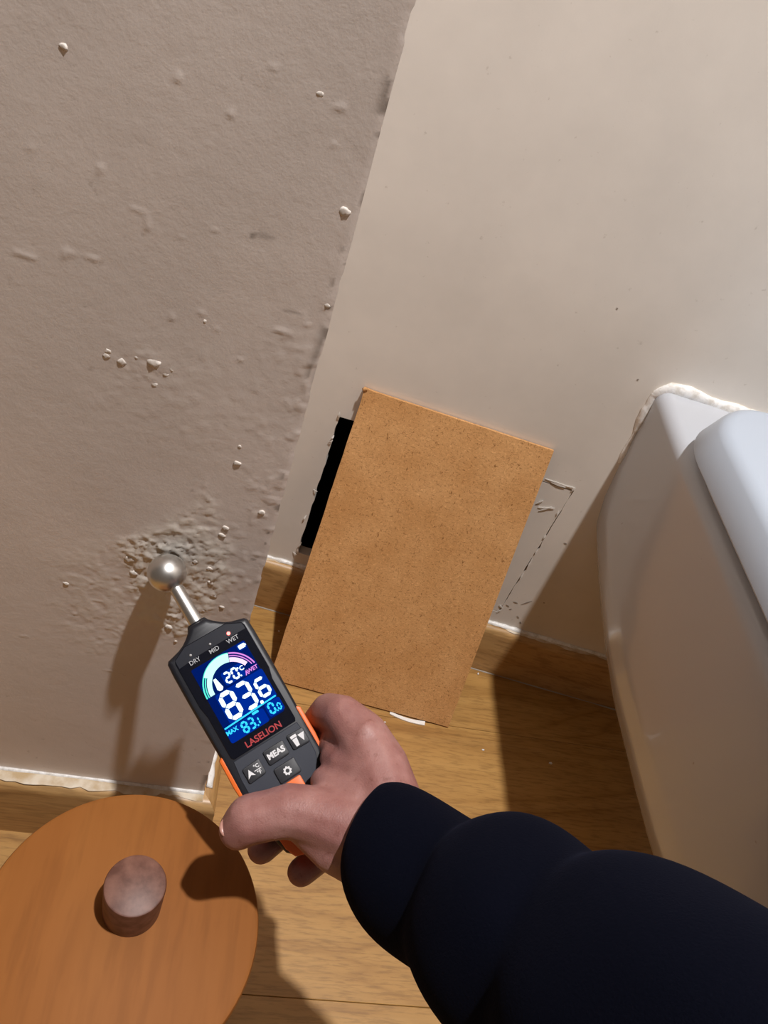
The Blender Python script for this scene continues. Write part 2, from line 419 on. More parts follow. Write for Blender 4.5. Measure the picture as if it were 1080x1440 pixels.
# right wall panel with the cut opening
s_hl, z_ht = sR(477, 586); s_hr, _ = sR(808, 689); z_hb = 0.0985; z_ht = 0.2975
s_hm = s_hl + 0.115                           # right end of the open part (behind the board)
PT = 0.012
def ragged(pts, amp, seed, n=26, axis=None):
    """subdivide a closed loop (s,z) and jitter it"""
    rr = random.Random(seed); out = []
    for (a, b) in zip(pts, pts[1:] + pts[:1]):
        for k in range(n):
            t = k / n; j = 0 if k == 0 else rr.gauss(0, amp)
            d = np.array([b[0] - a[0], b[1] - a[1]]); d /= np.linalg.norm(d); nn = (-d[1], d[0])
            out.append((a[0] + (b[0] - a[0]) * t + nn[0] * j, a[1] + (b[1] - a[1]) * t + nn[1] * j))
    return out
loop = ragged([(s_hl, z_hb), (s_hr, z_hb), (s_hr, z_ht), (s_hl, z_ht)], 0.0004, 5)
mg = 0.006
ring2 = ragged([(s_hl - mg, z_hb - mg), (s_hr + mg, z_hb - mg), (s_hr + mg, z_ht + mg), (s_hl - mg, z_ht + mg)], 0.0, 5)
sa, sb = 0.02, 0.92
n4 = len(loop); n_ = n4 // 4
V = [PR(s, 0, z) for s, z in ring2] + [PR(s, 0, z) for s, z in loop] + [PR(s, -PT, z) for s, z in loop]
Fc = []
for i in range(n4):
    j = (i + 1) % n4
    Fc += [(i, j, n4 + j, n4 + i), (n4 + i, n4 + j, 2 * n4 + j, 2 * n4 + i)]
k0 = len(V)
V += [PR(s, 0, z) for s, z in ((sa, 0), (sb, 0), (sb, z_hb - mg), (sa, z_hb - mg), (sa, z_ht + mg), (sb, z_ht + mg), (sb, CZ), (sa, CZ))]
c0, c1, c2, c3 = 0, n_, 2 * n_, 3 * n_
Fc += [tuple([k0, k0 + 1, k0 + 2] + list(range(c1, c0 - 1, -1)) + [k0 + 3]), tuple([k0 + 4] + list(range(c3, c2 - 1, -1)) + [k0 + 5, k0 + 6, k0 + 7]),
       tuple([k0 + 3] + [c0] + [(n4 - k) % n4 for k in range(1, n_ + 1)] + [k0 + 4]), tuple([k0 + 2, k0 + 5] + list(range(c2, c1 - 1, -1)))]
wallR = obj('wall_right', V, Fc, M_wallR, origin=(0, 0, 0)); tag(wallR, 'smooth beige boxed-in panel wall with a cut opening behind the board', None, None, 'structure')
# the uncut right-hand piece of the hatch, still in place, with a hairline score around it
g = 0.0008
pl = ragged([(s_hm, z_hb + g), (s_hr - g, z_hb + g), (s_hr - g, z_ht - g * 1.8), (s_hm, z_ht - g * 1.8)], 0.0002, 9, 30)
V = [PR(s, -0.0002, z) for s, z in pl] + [PR(s, -PT, z) for s, z in pl]; n = len(pl)
obj('hatch_piece', V, [tuple(range(n)), tuple(range(2 * n - 1, n - 1, -1))] + [(i, (i + 1) % n, n + (i + 1) % n, n + i) for i in range(n)], M_wallR, wallR)
# void behind; its deep shade is put into the near-black colour
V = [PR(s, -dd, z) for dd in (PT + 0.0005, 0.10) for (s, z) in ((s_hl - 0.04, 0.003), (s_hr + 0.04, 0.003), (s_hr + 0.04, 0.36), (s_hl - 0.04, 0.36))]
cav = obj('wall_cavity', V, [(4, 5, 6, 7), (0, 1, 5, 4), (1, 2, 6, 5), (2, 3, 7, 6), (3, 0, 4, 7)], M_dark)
tag(cav, 'dark hollow behind the cut opening in the panel', None, None, 'structure')
# torn paint chips on the cut edges
def chip(s, z, ls, lz, k, lift=0.0012, mat=None, thick=0.0004, name='paint_chip'):
    jt = 0.0003 if k < 8 else 0.00008
    rr = random.Random(k)
    n = 4; V = []; 
    for i in range(n + 1):
        t = i / n; wd = 0.0007 * (1 - abs(2 * t - 1)) + 0.00025
        bs, bz = s + ls * t + rr.uniform(-1, 1) * jt, z + lz * t + rr.uniform(-1, 1) * jt
        d = math.hypot(ls, lz); ns, nz_ = -lz / d, ls / d
        up = 0.0002 + lift * math.sin(t * 2.2)
        for sg in (-1, 1):
            V += [PR(bs + sg * ns * wd, up, bz + sg * nz_ * wd), PR(bs + sg * ns * wd, up + thick, bz + sg * nz_ * wd)]
    Fc = []
    for i in range(n):
        a = i * 4; b = a + 4
        Fc += [(a, b, b + 2, a + 2), (a + 1, b + 1, b + 3, a + 3), (a, b, b + 1, a + 1), (a + 2, b + 2, b + 3, a + 3)]
    Fc += [(0, 1, 3, 2), (4 * n, 4 * n + 1, 4 * n + 3, 4 * n + 2)]
    obj(name, V, Fc, mat or M_chip, wallR)
for k, (px, py, qx, qy) in enumerate(((476, 590, 478, 578), (470, 612, 466, 616), (462, 622, 468, 618), (441, 688, 447, 690), (431, 724, 427, 730), (424, 762, 420, 768),
                                      (412, 776, 420, 780), (419, 770, 420, 778), (767, 673, 800, 684), (775, 678, 795, 685), (797, 683, 809, 686), (803, 691, 808, 686),
                                      (757, 713, 780, 714), (754, 708, 764, 703), (758, 718, 776, 712), (699, 861, 706, 856), (707, 856, 703, 850), (786, 718, 783, 724),
                                      (768, 752, 764, 757), (757, 771, 752, 779), (748, 786, 741, 799), (736, 806, 731, 814))):
    a = sR(px, py); b = sR(qx, qy)
    chip(a[0], a[1], b[0] - a[0], b[1] - a[1], k, 0.0014 if k < 8 else 0.0004)

M_scuff = new_mat('scuff_mark', (0.33, 0.28, 0.24), 0.8)
for k, (px, py, qx, qy) in enumerate(((733, 850, 748, 845), (722, 846, 728, 848), (712, 850, 716, 853), (716, 857, 720, 856), (727, 866, 730, 869), (731, 874, 733, 877), (793, 763, 797, 765), (764, 847, 766, 848), (896, 533, 898, 534), (867, 434, 869, 433))):
    a = sR(px, py); b = sR(qx, qy)
    chip(a[0], a[1], b[0] - a[0], b[1] - a[1], 40 + k, 0.00005, M_scuff, 0.00015, 'scuff')

# baseboards: rounded top profile swept along a line
def board_profile(hh, tt):
    r = min(0.009, tt * 0.75); p = [(0, 0), (tt, 0), (tt, hh - r)]
    p += [(tt - r + r * math.cos(a), hh - r + r * math.sin(a)) for a in np.linspace(0, math.pi / 2, 7)[1:]]
    p += [(0, hh)]
    return p
def sweep(name, p0, p1, outdir, prof, mat, label, m0=0, m1=0):
    p0, p1 = np.array(p0, float), np.array(p1, float); d = (p1 - p0) / np.linalg.norm(p1 - p0); outdir = np.array(outdir)
    A = [p0 + outdir * o + d * o * m0 + np.array([0, 0, z]) for o, z in prof]; B = [p1 + outdir * o + d * o * m1 + np.array([0, 0, z]) for o, z in prof]
    n = len(prof); Fc = [tuple(range(n)), tuple(range(2 * n - 1, n - 1, -1))] + [(i, (i + 1) % n, n + (i + 1) % n, n + i) for i in range(n)]
    o = obj(name, A + B, Fc, mat); auto_smooth(o, 40); tag(o, label, None, None, 'structure'); return o
prL = board_profile(0.088, 0.015); prR = board_profile(0.078, 0.0115)
bbL = sweep('baseboard_left', (RX0, YL, 0), (XC, YL, 0), (0, -1, 0), prL, M_base, 'wooden skirting board below the flaking plaster wall', 0, 0.8)
M_base_y = wood('baseboard_wood_return', (0.38, 0.21, 0.08), (0.50, 0.30, 0.12), (0.56, 0.36, 0.17), 'Y', 20, 0.38, fig=0.5)
bbS = sweep('baseboard_return', (XC, YL, 0), (XC, PR(0.03, 0, 0)[1], 0), (1, 0, 0), board_profile(0.088, 0.012), M_base_y, 'short skirting board on the hidden return of the plaster pier', -1.25, 0)
bbR = sweep('baseboard_right', PR(XC + 0.018, 0, 0), PR(0.9, 0, 0), -nR, prR, M_base, 'wooden skirting board below the panel wall, partly behind the leaning board')
# paint/caulk beads on top of the skirting, plus cream strips for its lit edge
def bead(name, p0, p1, outdir, r, mat, parent, seed, n=60, jit=0.25, dz=0.0, fw=1.2, fh=1.0):
    p0, p1 = np.array(p0, float), np.array(p1, float); outdir = np.array(outdir, float); rr = np.random.default_rng(seed)
    V = []; m = 6
    for i in range(n + 1):
        c = p0 + (p1 - p0) * i / n; rad = r * (1 + jit * (vnoise(np.array([i * 0.35]), np.array([seed * 3.1]), 3)[0] * 2 - 1) + 0.1 * rr.standard_normal())
        for k in range(m):
            a = math.pi * k / (m - 1) / 2 * 1.0
            V.append(c + outdir * rad * math.cos(a) * fw + np.array([0, 0, rad * math.sin(a) * fh + dz]))
        V.append(c + np.array([0, 0, dz - 0.0004]))
    m += 1; Fc = []
    for i in range(n):
        for k in range(m):
            a, b = i * m + k, i * m + (k + 1) % m
            Fc.append((a, b, b + m, a + m))
    Fc += [tuple(range(m)), tuple(n * m + k for k in range(m))]
    return obj(name, V, Fc, mat, parent, True)
M_cream = new_mat('lit_top_strip', (0.66, 0.56, 0.42), 0.5)  # pale cream paints in the brightness of the lit skirting top
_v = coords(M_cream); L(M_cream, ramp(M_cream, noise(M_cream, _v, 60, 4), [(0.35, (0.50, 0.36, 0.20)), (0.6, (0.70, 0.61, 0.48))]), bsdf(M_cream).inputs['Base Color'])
bead('lit_top_strip', (RX0, YL, 0.0878), (XC, YL, 0.0878), (0, -1, 0), 0.0028, M_cream, bbL, 11, 90, 0.35, 0, 3.0, 0.22)
bead('lit_top_strip', PR(XC + 0.018, 0, 0.0778), PR(0.62, 0, 0.0778), -nR, 0.0028, M_cream, bbR, 12, 90, 0.6, 0, 2.2, 0.22)
bead('caulk_bead', (RX0, YL, 0.0878), (XC, YL, 0.0878), (0, -1, 0), 0.0022, M_caulk, bbL, 1)
bead('caulk_bead', PR(XC + 0.018, 0, 0.0778), PR(0.62, 0, 0.0778), -nR, 0.0030, M_caulk, bbR, 2, 90, 0.35)
bead('caulk_bead', (XC + 0.001, YL + 0.004, 0.0878), (XC + 0.001, 0.55, 0.0878), (1, 0, 0), 0.004, M_caulk, bbS, 4, 40)
bead('caulk_bead', PR(XC + 0.018, 0.0115, 0.0), PR(0.62, 0.0115, 0.0), -nR, 0.0010, M_gap, bbR, 3, 70, 0.6)

# unseen rest of the little room (bounces the lamp's light)
def wallq(name, pts, mat, label):
    o = obj(name, pts, [(0, 1, 2, 3)], mat, recalc=False); tag(o, label, None, None, 'structure'); return o
wallq('wall_far', [(RX1 - 0.03, 0.65, 0), (RX1 - 0.03, RY0, 0), (RX1 - 0.03, RY0, CZ), (RX1 - 0.03, 0.65, CZ)], M_room, 'painted side wall outside the picture beyond the toilet')
wallq('ceiling', [(RX0, RY0, CZ), (RX0, 0.72, CZ), (RX1, 0.72, CZ), (RX1, RY0, CZ)], M_ceil, 'pale painted ceiling above the toilet')

# ================================================================== TOILET
def yw(x): return (DW - math.sin(TH) * x) / math.cos(TH)
ZT = 0.433
xl, xr = 0.338, 0.700; xc_ = (xl + xr) / 2
toilet = thing('toilet', (xc_, 0.30, 0), 'white porcelain toilet with closed lid against the panel wall', 'toilet')
# plan outline (left rear -> left side -> front -> right side -> right rear)
def outline(xL, xR, yb_fn, yf, ys, n1=26, n2=40, pw=2.3):
    pts = []
    xm = (xL + xR) / 2; a = (xR - xL) / 2; b = ys - yf
    yb = yb_fn(xL)
    for i in range(n1): pts.append((xL, yb + (ys - yb) * i / n1))
    for i in range(n2 + 1):
        t = math.pi * i / n2; c, s_ = math.cos(t), math.sin(t)
        pts.append((xm - a * math.copysign(abs(c) ** (2 / pw), c), ys - b * abs(s_) ** (2 / pw)))
    yb = yb_fn(xR)
    for i in range(1, n1 + 1): pts.append((xR, ys + (yb - ys) * i / n1))
    return np.array(pts)
def inward(P):
    d = np.gradient(P, axis=0); nn = np.stack([-d[:, 1], d[:, 0]], -1); nn /= np.linalg.norm(nn, axis=1)[:, None]
    return nn
P = outline(xl, xr, yw, 0.045, 0.30)
Nn = inward(P)
if Nn[3, 0] < 0: Nn = -Nn
zs = list(ZT - 0.013 * (1 - np.sin(np.linspace(0, 1, 7) * math.pi / 2)))[::-1]
rows_ = []
for k in range(7):
    a = math.pi / 2 * (1 - k / 6); rows_.append((ZT - 0.013 + 0.013 * math.sin(a), ('r', 0.013 * (1 - math.cos(a)))))
for z in np.linspace(ZT - 0.018, 0.10, 40): rows_.append((float(z), ('s', 0)))
TZ = [0.05, 0.10, 0.115, 0.135, 0.155, 0.18, 0.205, 0.235, 0.27, 0.31, 0.36, 0.433]
TO = [0.17, 0.160, 0.137, 0.110, 0.086, 0.060, 0.0395, 0.0245, 0.0160, 0.0110, 0.0065, 0.0]
V = []
for z, (kd, o_) in rows_:
    for (x, y), (nx_, ny_) in zip(P, Nn):
        wall_k = float(np.clip((y - 0.38) / 0.19, 0, 1) ** 1.6)
        off = float(np.interp(z - 0.034 * wall_k, TZ, TO)) + 0.0045 * wall_k
        if kd == 'r': off += o_
        V.append((x + nx_ * off, y + ny_ * off * (1.0 if abs(nx_) < 0.99 else 0), z))
n = len(P); Fc = []
for r in range(len(rows_) - 1):
    for i in range(n - 1): Fc.append((r * n + i, r * n + i + 1, (r + 1) * n + i + 1, (r + 1) * n + i))
    Fc.append((r * n + n - 1, r * n, (r + 1) * n, (r + 1) * n + n - 1))
Fc.append(tuple(range(n))); Fc.append(tuple((len(rows_) - 1) * n + i for i in range(n)))
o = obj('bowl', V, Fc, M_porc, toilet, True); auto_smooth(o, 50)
def slab(name, P, z0, z1, r0, r1, mat, dome=0.0, slope=0.0):
    nn = inward(np.vstack([P, P[:1]]))[:-1]
    c = P.mean(0)
    if ((c - P[5]) @ nn[5]) < 0: nn = -nn
    V = []; rowsL = []
    for k in range(5): a = math.pi / 2 * k / 4; rowsL.append((z0 + r0 * (1 - math.sin(a)), r0 * (1 - math.cos(a)))) if False else rowsL.append((z0 + r0 * (1 - math.cos(a)), r0 * (1 - math.sin(a))))
    for k in range(9): a = math.pi / 2 * (0.28 + 0.72 * k / 8); rowsL.append((z1 - r1 + r1 * math.sin(a), slope + r1 * (1 - math.cos(a))))
    rowsL += [(z1 + dome * 0.5, slope + r1 + 0.03), (z1 + dome, slope + r1 + 0.09)]
    for z, of in rowsL:
        for p, q in zip(P, nn):
            if of > slope + r1 + 1e-6:
                e_ = np.array([p[0] + q[0] * (slope + r1), p[1] + q[1] * (slope + r1)]); k_ = (of - slope - r1) / 0.18
                V.append((e_[0] + (c[0] - e_[0]) * k_, e_[1] + (c[1] - e_[1]) * k_, z))
            else: V.append((p[0] + q[0] * of, p[1] + q[1] * of, z))
    n = len(P); Fc = []
    for r in range(len(rowsL) - 1):
        for i in range(n): j = (i + 1) % n; Fc.append((r * n + i, r * n + j, (r + 1) * n + j, (r + 1) * n + i))
    Fc += [tuple(range(n)), tuple((len(rowsL) - 1) * n + i for i in range(n))]
    o = obj(name, V, Fc, mat, toilet, True); auto_smooth(o, 50); return o
def lid_outline(ins=0.0):
    xL, xR, yb, yf, ys = 0.333 + ins, 0.705 - ins, 0.506 - ins, 0.035 + ins, 0.29
    pts = []
    xm = (xL + xR) / 2; a = (xR - xL) / 2; b = ys - yf; rx, ry = 0.060, 0.066
    for t in np.linspace(0, math.pi / 2, 14): pts.append((xL + rx - rx * math.sin(t) ** 0.8 if False else xL + rx * (1 - math.sin(t)), yb - ry * (1 - math.cos(t))))
    for t in np.linspace(0, 1, 12)[1:-1]: pts.append((xL, (yb - ry) + (ys - yb + ry) * t))
    for t in np.linspace(0, math.pi, 44):
        c, s_ = math.cos(t), math.sin(t); pts.append((xm - a * math.copysign(abs(c) ** (2 / 2.3), c), ys - b * abs(s_) ** (2 / 2.3)))
    for t in np.linspace(0, 1, 12)[1:-1]: pts.append((xR, ys + (yb - ry - ys) * t))
    for t in np.linspace(math.pi / 2, 0, 14): pts.append((xR - rx * (1 - math.sin(t)), yb - ry * (1 - math.cos(t))))
    return np.array(pts)
slab('seat', lid_outline(0.012), ZT + 0.001, ZT + 0.011, 0.002, 0.003, M_hinge)
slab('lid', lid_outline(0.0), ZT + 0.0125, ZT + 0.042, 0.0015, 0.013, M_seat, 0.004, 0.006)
# silicone where the pan meets the wall: up the side, then along the back
def tube_path(name, pts, rads, mat, parent, m=8, seed=0, jit=0.2, squash=None):
    pts = [np.array(p, float) for p in pts]; V = []; rr = random.Random(seed)
    for i, c in enumerate(pts):
        a, b = pts[max(0, i - 1)], pts[min(len(pts) - 1, i + 1)]; t = (b - a) / np.linalg.norm(b - a)
        u = np.cross(t, nR); u /= np.linalg.norm(u); v = np.cross(t, u)
        for k in range(m):
            an = 2 * math.pi * k / m; r = rads[i] * (1 + rr.uniform(-jit, jit))
            V.append(c + (u * math.cos(an) * 1.0 + v * math.sin(an) * (squash or 1.0)) * r)
    Fc = []
    for i in range(len(pts) - 1):
        for k in range(m): q = (k + 1) % m; Fc.append((i * m + k, i * m + q, (i + 1) * m + q, (i + 1) * m + k))
    Fc += [tuple(range(m)), tuple((len(pts) - 1) * m + k for k in range(m))]
    return obj(name, V, Fc, mat, parent, True)
path = []; rad = []
for t in np.linspace(0, 1, 30):
    z = 0.345 + (ZT - 0.010 - 0.345) * t; x = xl + float(np.interp(z - 0.034, TZ, TO)) + 0.0040
    path.append(PR(x / math.cos(TH) - 0.0012, 0.0003, z)); rad.append(0.0010 + 0.0024 * t + 0.0008 * math.sin(11 * t))
s1 = path[-1][0] / math.cos(TH)
for a_ in (0.25, 0.6): path.append(PR(s1 + 0.006 * a_, 0.0006, ZT - 0.010 + 0.011 * a_)); rad.append(0.0036)
for t in np.linspace(0, 1, 70): path.append(PR(s1 + 0.010 + (0.70 - s1) * t, 0.0010, ZT + 0.0012 + 0.0012 * math.sin(t * 31))); rad.append(0.0046 + 0.0008 * math.sin(t * 47))
tube_path('sealant', path, [r_ * 1.45 for r_ in rad], M_caulk, toilet, 10, 3, 0.10, 0.55)

# ================================================================== LEANING BOARD
bTL, bTR = on_plane(513.5, 545, nR, DW - 0.001), on_plane(778, 632, nR, DW - 0.001)
bBL, bBR = on_floor(380, 951, 0.0015), on_floor(630.5, 1019, 0.0015)
nu, nv = 22, 40
bn = np.cross(bTR - bTL, bBL - bTL); bn /= np.linalg.norm(bn)
if bn[1] > 0: bn = -bn
front = []; rr = random.Random(4)
for j in range(nv + 1):
    for i in range(nu + 1):
        u, v = i / nu, j / nv
        p = (bTL * (1 - u) + bTR * u) * (1 - v) + (bBL * (1 - u) + bBR * u) * v
        p = p - bn * 0.0045 * math.sin(math.pi * v) * (1 - 0.6 * u)
        if i == 0: p = p + (bTL - bTR) * 0.004 * (vnoise(np.array([j * 0.9]), np.array([1.5]), 8)[0] - 0.5)
        if j == 0 and i == 0: p = p + np.array([-0.0008, 0, 0.0012])
        front.append(p)
front = np.array(front); back = front - bn * 0.0042
K = (nu + 1) * (nv + 1)
V = np.vstack([front + bn * 0.0, back]); Fc = []
ix = lambda i, j: j * (nu + 1) + i
for j in range(nv):
    for i in range(nu):
        Fc.append((ix(i, j), ix(i + 1, j), ix(i + 1, j + 1), ix(i, j + 1))); Fc.append((K + ix(i, j), K + ix(i, j + 1), K + ix(i + 1, j + 1), K + ix(i + 1, j)))
edge_l = [ix(i, 0) for i in range(nu)] + [ix(nu, j) for j in range(nv)] + [ix(i, nv) for i in range(nu, 0, -1)] + [ix(0, j) for j in range(nv, 0, -1)]
for a, b in zip(edge_l, edge_l[1:] + edge_l[:1]): Fc.append((a, b, K + b, K + a))
V = V + bn * 0.0042                           # back face touches the wall and floor
board = obj('hardboard_sheet', V, Fc, M_hdf); auto_smooth(board, 40)
tag(board, 'brown hardboard sheet leaning on the wall over the cut opening', 'board')
# fuzzy chewed corner
bmc = bmesh.new(); bmesh.ops.create_icosphere(bmc, subdivisions=2, radius=1)
cc = V[0] + np.array([0.001, -0.0012, -0.0005])
for v in bmc.verts: v.co = Vector(cc + np.array(v.co) * np.array([0.0026, 0.002, 0.0022]) * (1 + random.uniform(-0.35, 0.35)))
co = bm_obj('frayed_corner', bmc, M_hdf, board, True)

# ================================================================== WOODEN CANISTER WITH KNOB
kz = 0.255; kR = 0.1557 * (H - kz); kc = np.array([-0.0140 * (H - kz) / 0.65, 0.201 * (H - kz) / 0.65])
can = thing('wooden_canister', (kc[0], kc[1], 0), 'round orange-stained wooden lid with a dark brown knob beside the plaster wall', 'canister')
def lathe(name, prof, cx, cy, mat, parent, n=64):
    V = []; 
    for r, z in prof:
        for k in range(n): a = 2 * math.pi * k / n; V.append((cx + r * math.cos(a), cy + r * math.sin(a), z))
    Fc = []
    for i in range(len(prof) - 1):
        for k in range(n): q = (k + 1) % n; Fc.append((i * n + k, i * n + q, (i + 1) * n + q, (i + 1) * n + k))
    Fc += [tuple(range(n)), tuple((len(prof) - 1) * n + k for k in range(n))]
    o = obj(name, V, Fc, mat, parent, True); auto_smooth(o, 40); return o
lathe('body', [(kR - 0.012, 0.0), (kR - 0.010, 0.003), (kR - 0.010, kz - 0.0165)], kc[0], kc[1], M_lid, can)
lathe('lid', [(kR - 0.002, kz - 0.016), (kR, kz - 0.014), (kR, kz - 0.0025), (kR - 0.0008, kz - 0.0008), (kR - 0.003, kz)], kc[0], kc[1], M_lid, can, 96)
kr = 0.0166
lathe('knob', [(kr * 0.97, kz + 0.0001), (kr, kz + 0.032), (kr - 0.0004, kz + 0.0332), (kr - 0.0012, kz + 0.0336)], kc[0] + 0.003, kc[1] + 0.010, M_knob, can, 48)

# ================================================================== MOISTURE METER
BC = np.array([-0.0255, 0.3025, 0.3845])
mc = ray(320, 1000); mc /= np.linalg.norm(mc); t0 = (BC - EYE) @ mc
rE = ray(443, 1172); PE = EYE + rE * (t0 / (rE @ mc))
mV = (PE - BC) / np.linalg.norm(PE - BC); mW = -mc - ((-mc) @ mV) * mV; mW /= np.linalg.norm(mW); mU = np.cross(mW, mV)
PXU = t0 / F * 0.962                          # metres per photograph pixel on the meter
UK = 0.968
def mp(u, v, wz): return BC + (mU * u * UK + mV * v) * PXU + mW * wz
meter = thing('moisture_meter', BC + mV * 0.10, 'black and orange ball-head moisture meter reading 83.6 held against the plaster', 'meter')
def prism_uv(name, poly, w0, w1, mat, parent, bev=0.0, seg=2):
    n = len(poly)
    bm = bmesh.new()
    a = [bm.verts.new((u * UK * PXU, -v * PXU, w0)) for u, v in poly]; b = [bm.verts.new((u * UK * PXU, -v * PXU, w1)) for u, v in poly]
    bm.faces.new(a[::-1]); top = bm.faces.new(b)
    for i in range(n): bm.faces.new((a[i], a[(i + 1) % n], b[(i + 1) % n], b[i]))
    bmesh.ops.recalc_face_normals(bm, faces=bm.faces)
    if bev > 0:
        es = [e for e in bm.edges if all(abs(v.co.z - w1) < 1e-9 for v in e.verts)]
        es += [e for e in bm.edges if all(abs(v.co.z - w0) < 1e-9 for v in e.verts)]
        bmesh.ops.bevel(bm, geom=es, offset=bev, segments=seg, profile=0.5, affect='EDGES')
    frame_bm(bm, BC, mU, -mV, mW)
    o = bm_obj(name, bm, mat, parent); auto_smooth(o, 30); return o
def rrect(u0, v0, u1, v1, r, k=4):
    out = []
    for cx, cy, a0 in ((u1 - r, v0 + r, -90), (u1 - r, v1 - r, 0), (u0 + r, v1 - r, 90), (u0 + r, v0 + r, 180)):
        for i in range(k + 1):
            a = math.radians(a0 + 90 * i / k); out.append((cx + r * math.cos(a), cy + r * math.sin(a)))
    return out
def flat_uv(name, polys, wz, mat, parent, th=0.00012):
    V = []; Fc = []
    for poly in polys:
        b = len(V); n = len(poly)
        V += [mp(u, v, wz) for u, v in poly] + [mp(u, v, wz - th) for u, v in poly]
        Fc.append(tuple(range(b, b + n))); Fc.append(tuple(range(b + 2 * n - 1, b + n - 1, -1)))
        Fc += [(b + i, b + (i + 1) % n, b + n + (i + 1) % n, b + n + i) for i in range(n)]
    return obj(name, V, Fc, mat, parent)
def text_uv(name, txt, u, v, size, wz, mat, parent, bold=0.0, align='CENTER', sx=1.0, shear=0.0):
    cu = bpy.data.curves.new(name, 'FONT'); cu.body = txt; cu.size = size; cu.align_x = align; cu.align_y = 'CENTER'; cu.offset = bold; cu.shear = shear
    cu.extrude = 0.0; cu.resolution_u = 3
    t = bpy.data.objects.new('tmp', cu); COL.objects.link(t)
    me = bpy.data.meshes.new_from_object(t.evaluated_get(bpy.context.evaluated_depsgraph_get()))
    bpy.data.objects.remove(t)
    V = [mp(u + p.co.x * sx, v - p.co.y, wz) for p in me.vertices]; Fc = [tuple(p.vertices) for p in me.polygons]
    bpy.data.meshes.remove(me)
    return obj(name, V, Fc, mat, parent, recalc=False)
half = [(86, 11), (89, 15), (93, 19), (99, 26), (104, 33), (108, 42), (111, 53), (113, 60.5), (117, 63.5), (135, 64.5), (180, 64.5), (240, 63.5), (262, 63), (318, 63.5), (345, 61), (372, 56), (398, 52), (412, 48), (419, 41), (422, 30)]
cu_ = 2.0
poly = [(cu_ + a, v) for v, a in half] + [(cu_ - a, v) for v, a in half[::-1]]
WF = 0.0115                                   # face height
body = prism_uv('body', poly, -0.0150, WF, M_black, meter, 0.0028, 3)
# steel rod and ball
def cyl_between(name, a, b, ra, rb, mat, parent, n=32, rings=4):
    a, b = np.array(a), np.array(b); t = (b - a) / np.linalg.norm(b - a); u = np.cross(t, mW); u /= np.linalg.norm(u); v = np.cross(t, u)
    V = []
    for i in range(rings):
        q = i / (rings - 1); c = a + (b - a) * q; r = ra + (rb - ra) * q
        for k in range(n): an = 2 * math.pi * k / n; V.append(c + (u * math.cos(an) + v * math.sin(an)) * r)
    Fc = []
    for i in range(rings - 1):
        for k in range(n): q = (k + 1) % n; Fc.append((i * n + k, i * n + q, (i + 1) * n + q, (i + 1) * n + k))
    Fc += [tuple(range(n)), tuple((rings - 1) * n + k for k in range(n))]
    o = obj(name, V, Fc, mat, parent, True); auto_smooth(o, 40); return o
BR_ = 27.6 * PXU
bm = bmesh.new(); bmesh.ops.create_uvsphere(bm, u_segments=48, v_segments=32, radius=BR_)
for v in bm.verts: v.co = v.co + Vector(BC)
ball = bm_obj('ball_probe', bm, M_metal, meter, True); ball['label'] = 'satin steel ball pressed to the wall'
cyl_between('rod', mp(0.5, 20, 0.0), mp(1.5, 92, 0.0), 9.6 * PXU, 10.6 * PXU, M_metal, meter)
# collar where the rod enters
cyl_between('collar', mp(1.3, 82, -0.0005), mp(2, 112, -0.001), 13.5 * PXU, 30 * PXU, M_black, meter)
# screen glass
gl = [(cu_ - 33, 107), (cu_ + 33, 107), (cu_ + 54, 117), (cu_ + 56, 122), (cu_ + 56, 190), (cu_ + 52, 206), (cu_ + 52, 268), (cu_ + 50, 272), (cu_ - 48, 272), (cu_ - 51, 268), (cu_ - 51, 206), (cu_ - 54, 190), (cu_ - 54, 122), (cu_ - 52, 117)]
glass = prism_uv('screen', gl, WF - 0.0006, WF + 0.0004, M_glass, meter, 0.0003, 1)
G1 = WF + 0.00052
band = flat_uv('indicator_band', [[(cu_ - 32, 108), (cu_ + 32, 108), (cu_ + 53, 118), (cu_ + 54, 127), (cu_ + 20, 126.5), (cu_ - 20, 127), (cu_ - 52, 130), (cu_ - 52, 118)]], G1, M_band, glass)
lcd = flat_uv('display', [rrect(-38, 140, 46, 252, 2)], G1, M_lcd, glass)
G2 = G1 + 0.00016; G3 = G2 + 0.00016
# bloom and display leak around the figures, put in as glowing patches
flat_uv('figure_halo', [rrect(-27, 186, 48, 230, 3), rrect(-38, 233, 22, 253, 3), rrect(25, 231, 49, 250, 3), rrect(-6, 164, 26, 183, 3), rrect(32, 141, 46, 151, 3)], G1 + 0.00008, M_lcdhi, lcd, 0.00006)
SEGS = {'0': 'abcdef', '1': 'bc', '2': 'abged', '3': 'abgcd', '5': 'afgcd', '6': 'afgedc', '8': 'abcdefg'}
def digit(ch, u0, v0, wd, ht, th):
    g_ = th * 0.10; P_ = []
    hy = v0 + ht / 2
    def hbar(y): return [(u0 + g_, y), (u0 + th * .5 + g_, y - th / 2), (u0 + wd - th * .5 - g_, y - th / 2), (u0 + wd - g_, y), (u0 + wd - th * .5 - g_, y + th / 2), (u0 + th * .5 + g_, y + th / 2)]
    def vbar(x, a, b): return [(x, a + g_), (x + th / 2, a + th * .5 + g_), (x + th / 2, b - th * .5 - g_), (x, b - g_), (x - th / 2, b - th * .5 - g_), (x - th / 2, a + th * .5 + g_)]
    tpl = {'a': hbar(v0), 'g': hbar(hy), 'd': hbar(v0 + ht), 'f': vbar(u0, v0, hy), 'e': vbar(u0, hy, v0 + ht), 'b': vbar(u0 + wd, v0, hy), 'c': vbar(u0 + wd, hy, v0 + ht)}
    return [tpl[s] for s in SEGS[ch]]
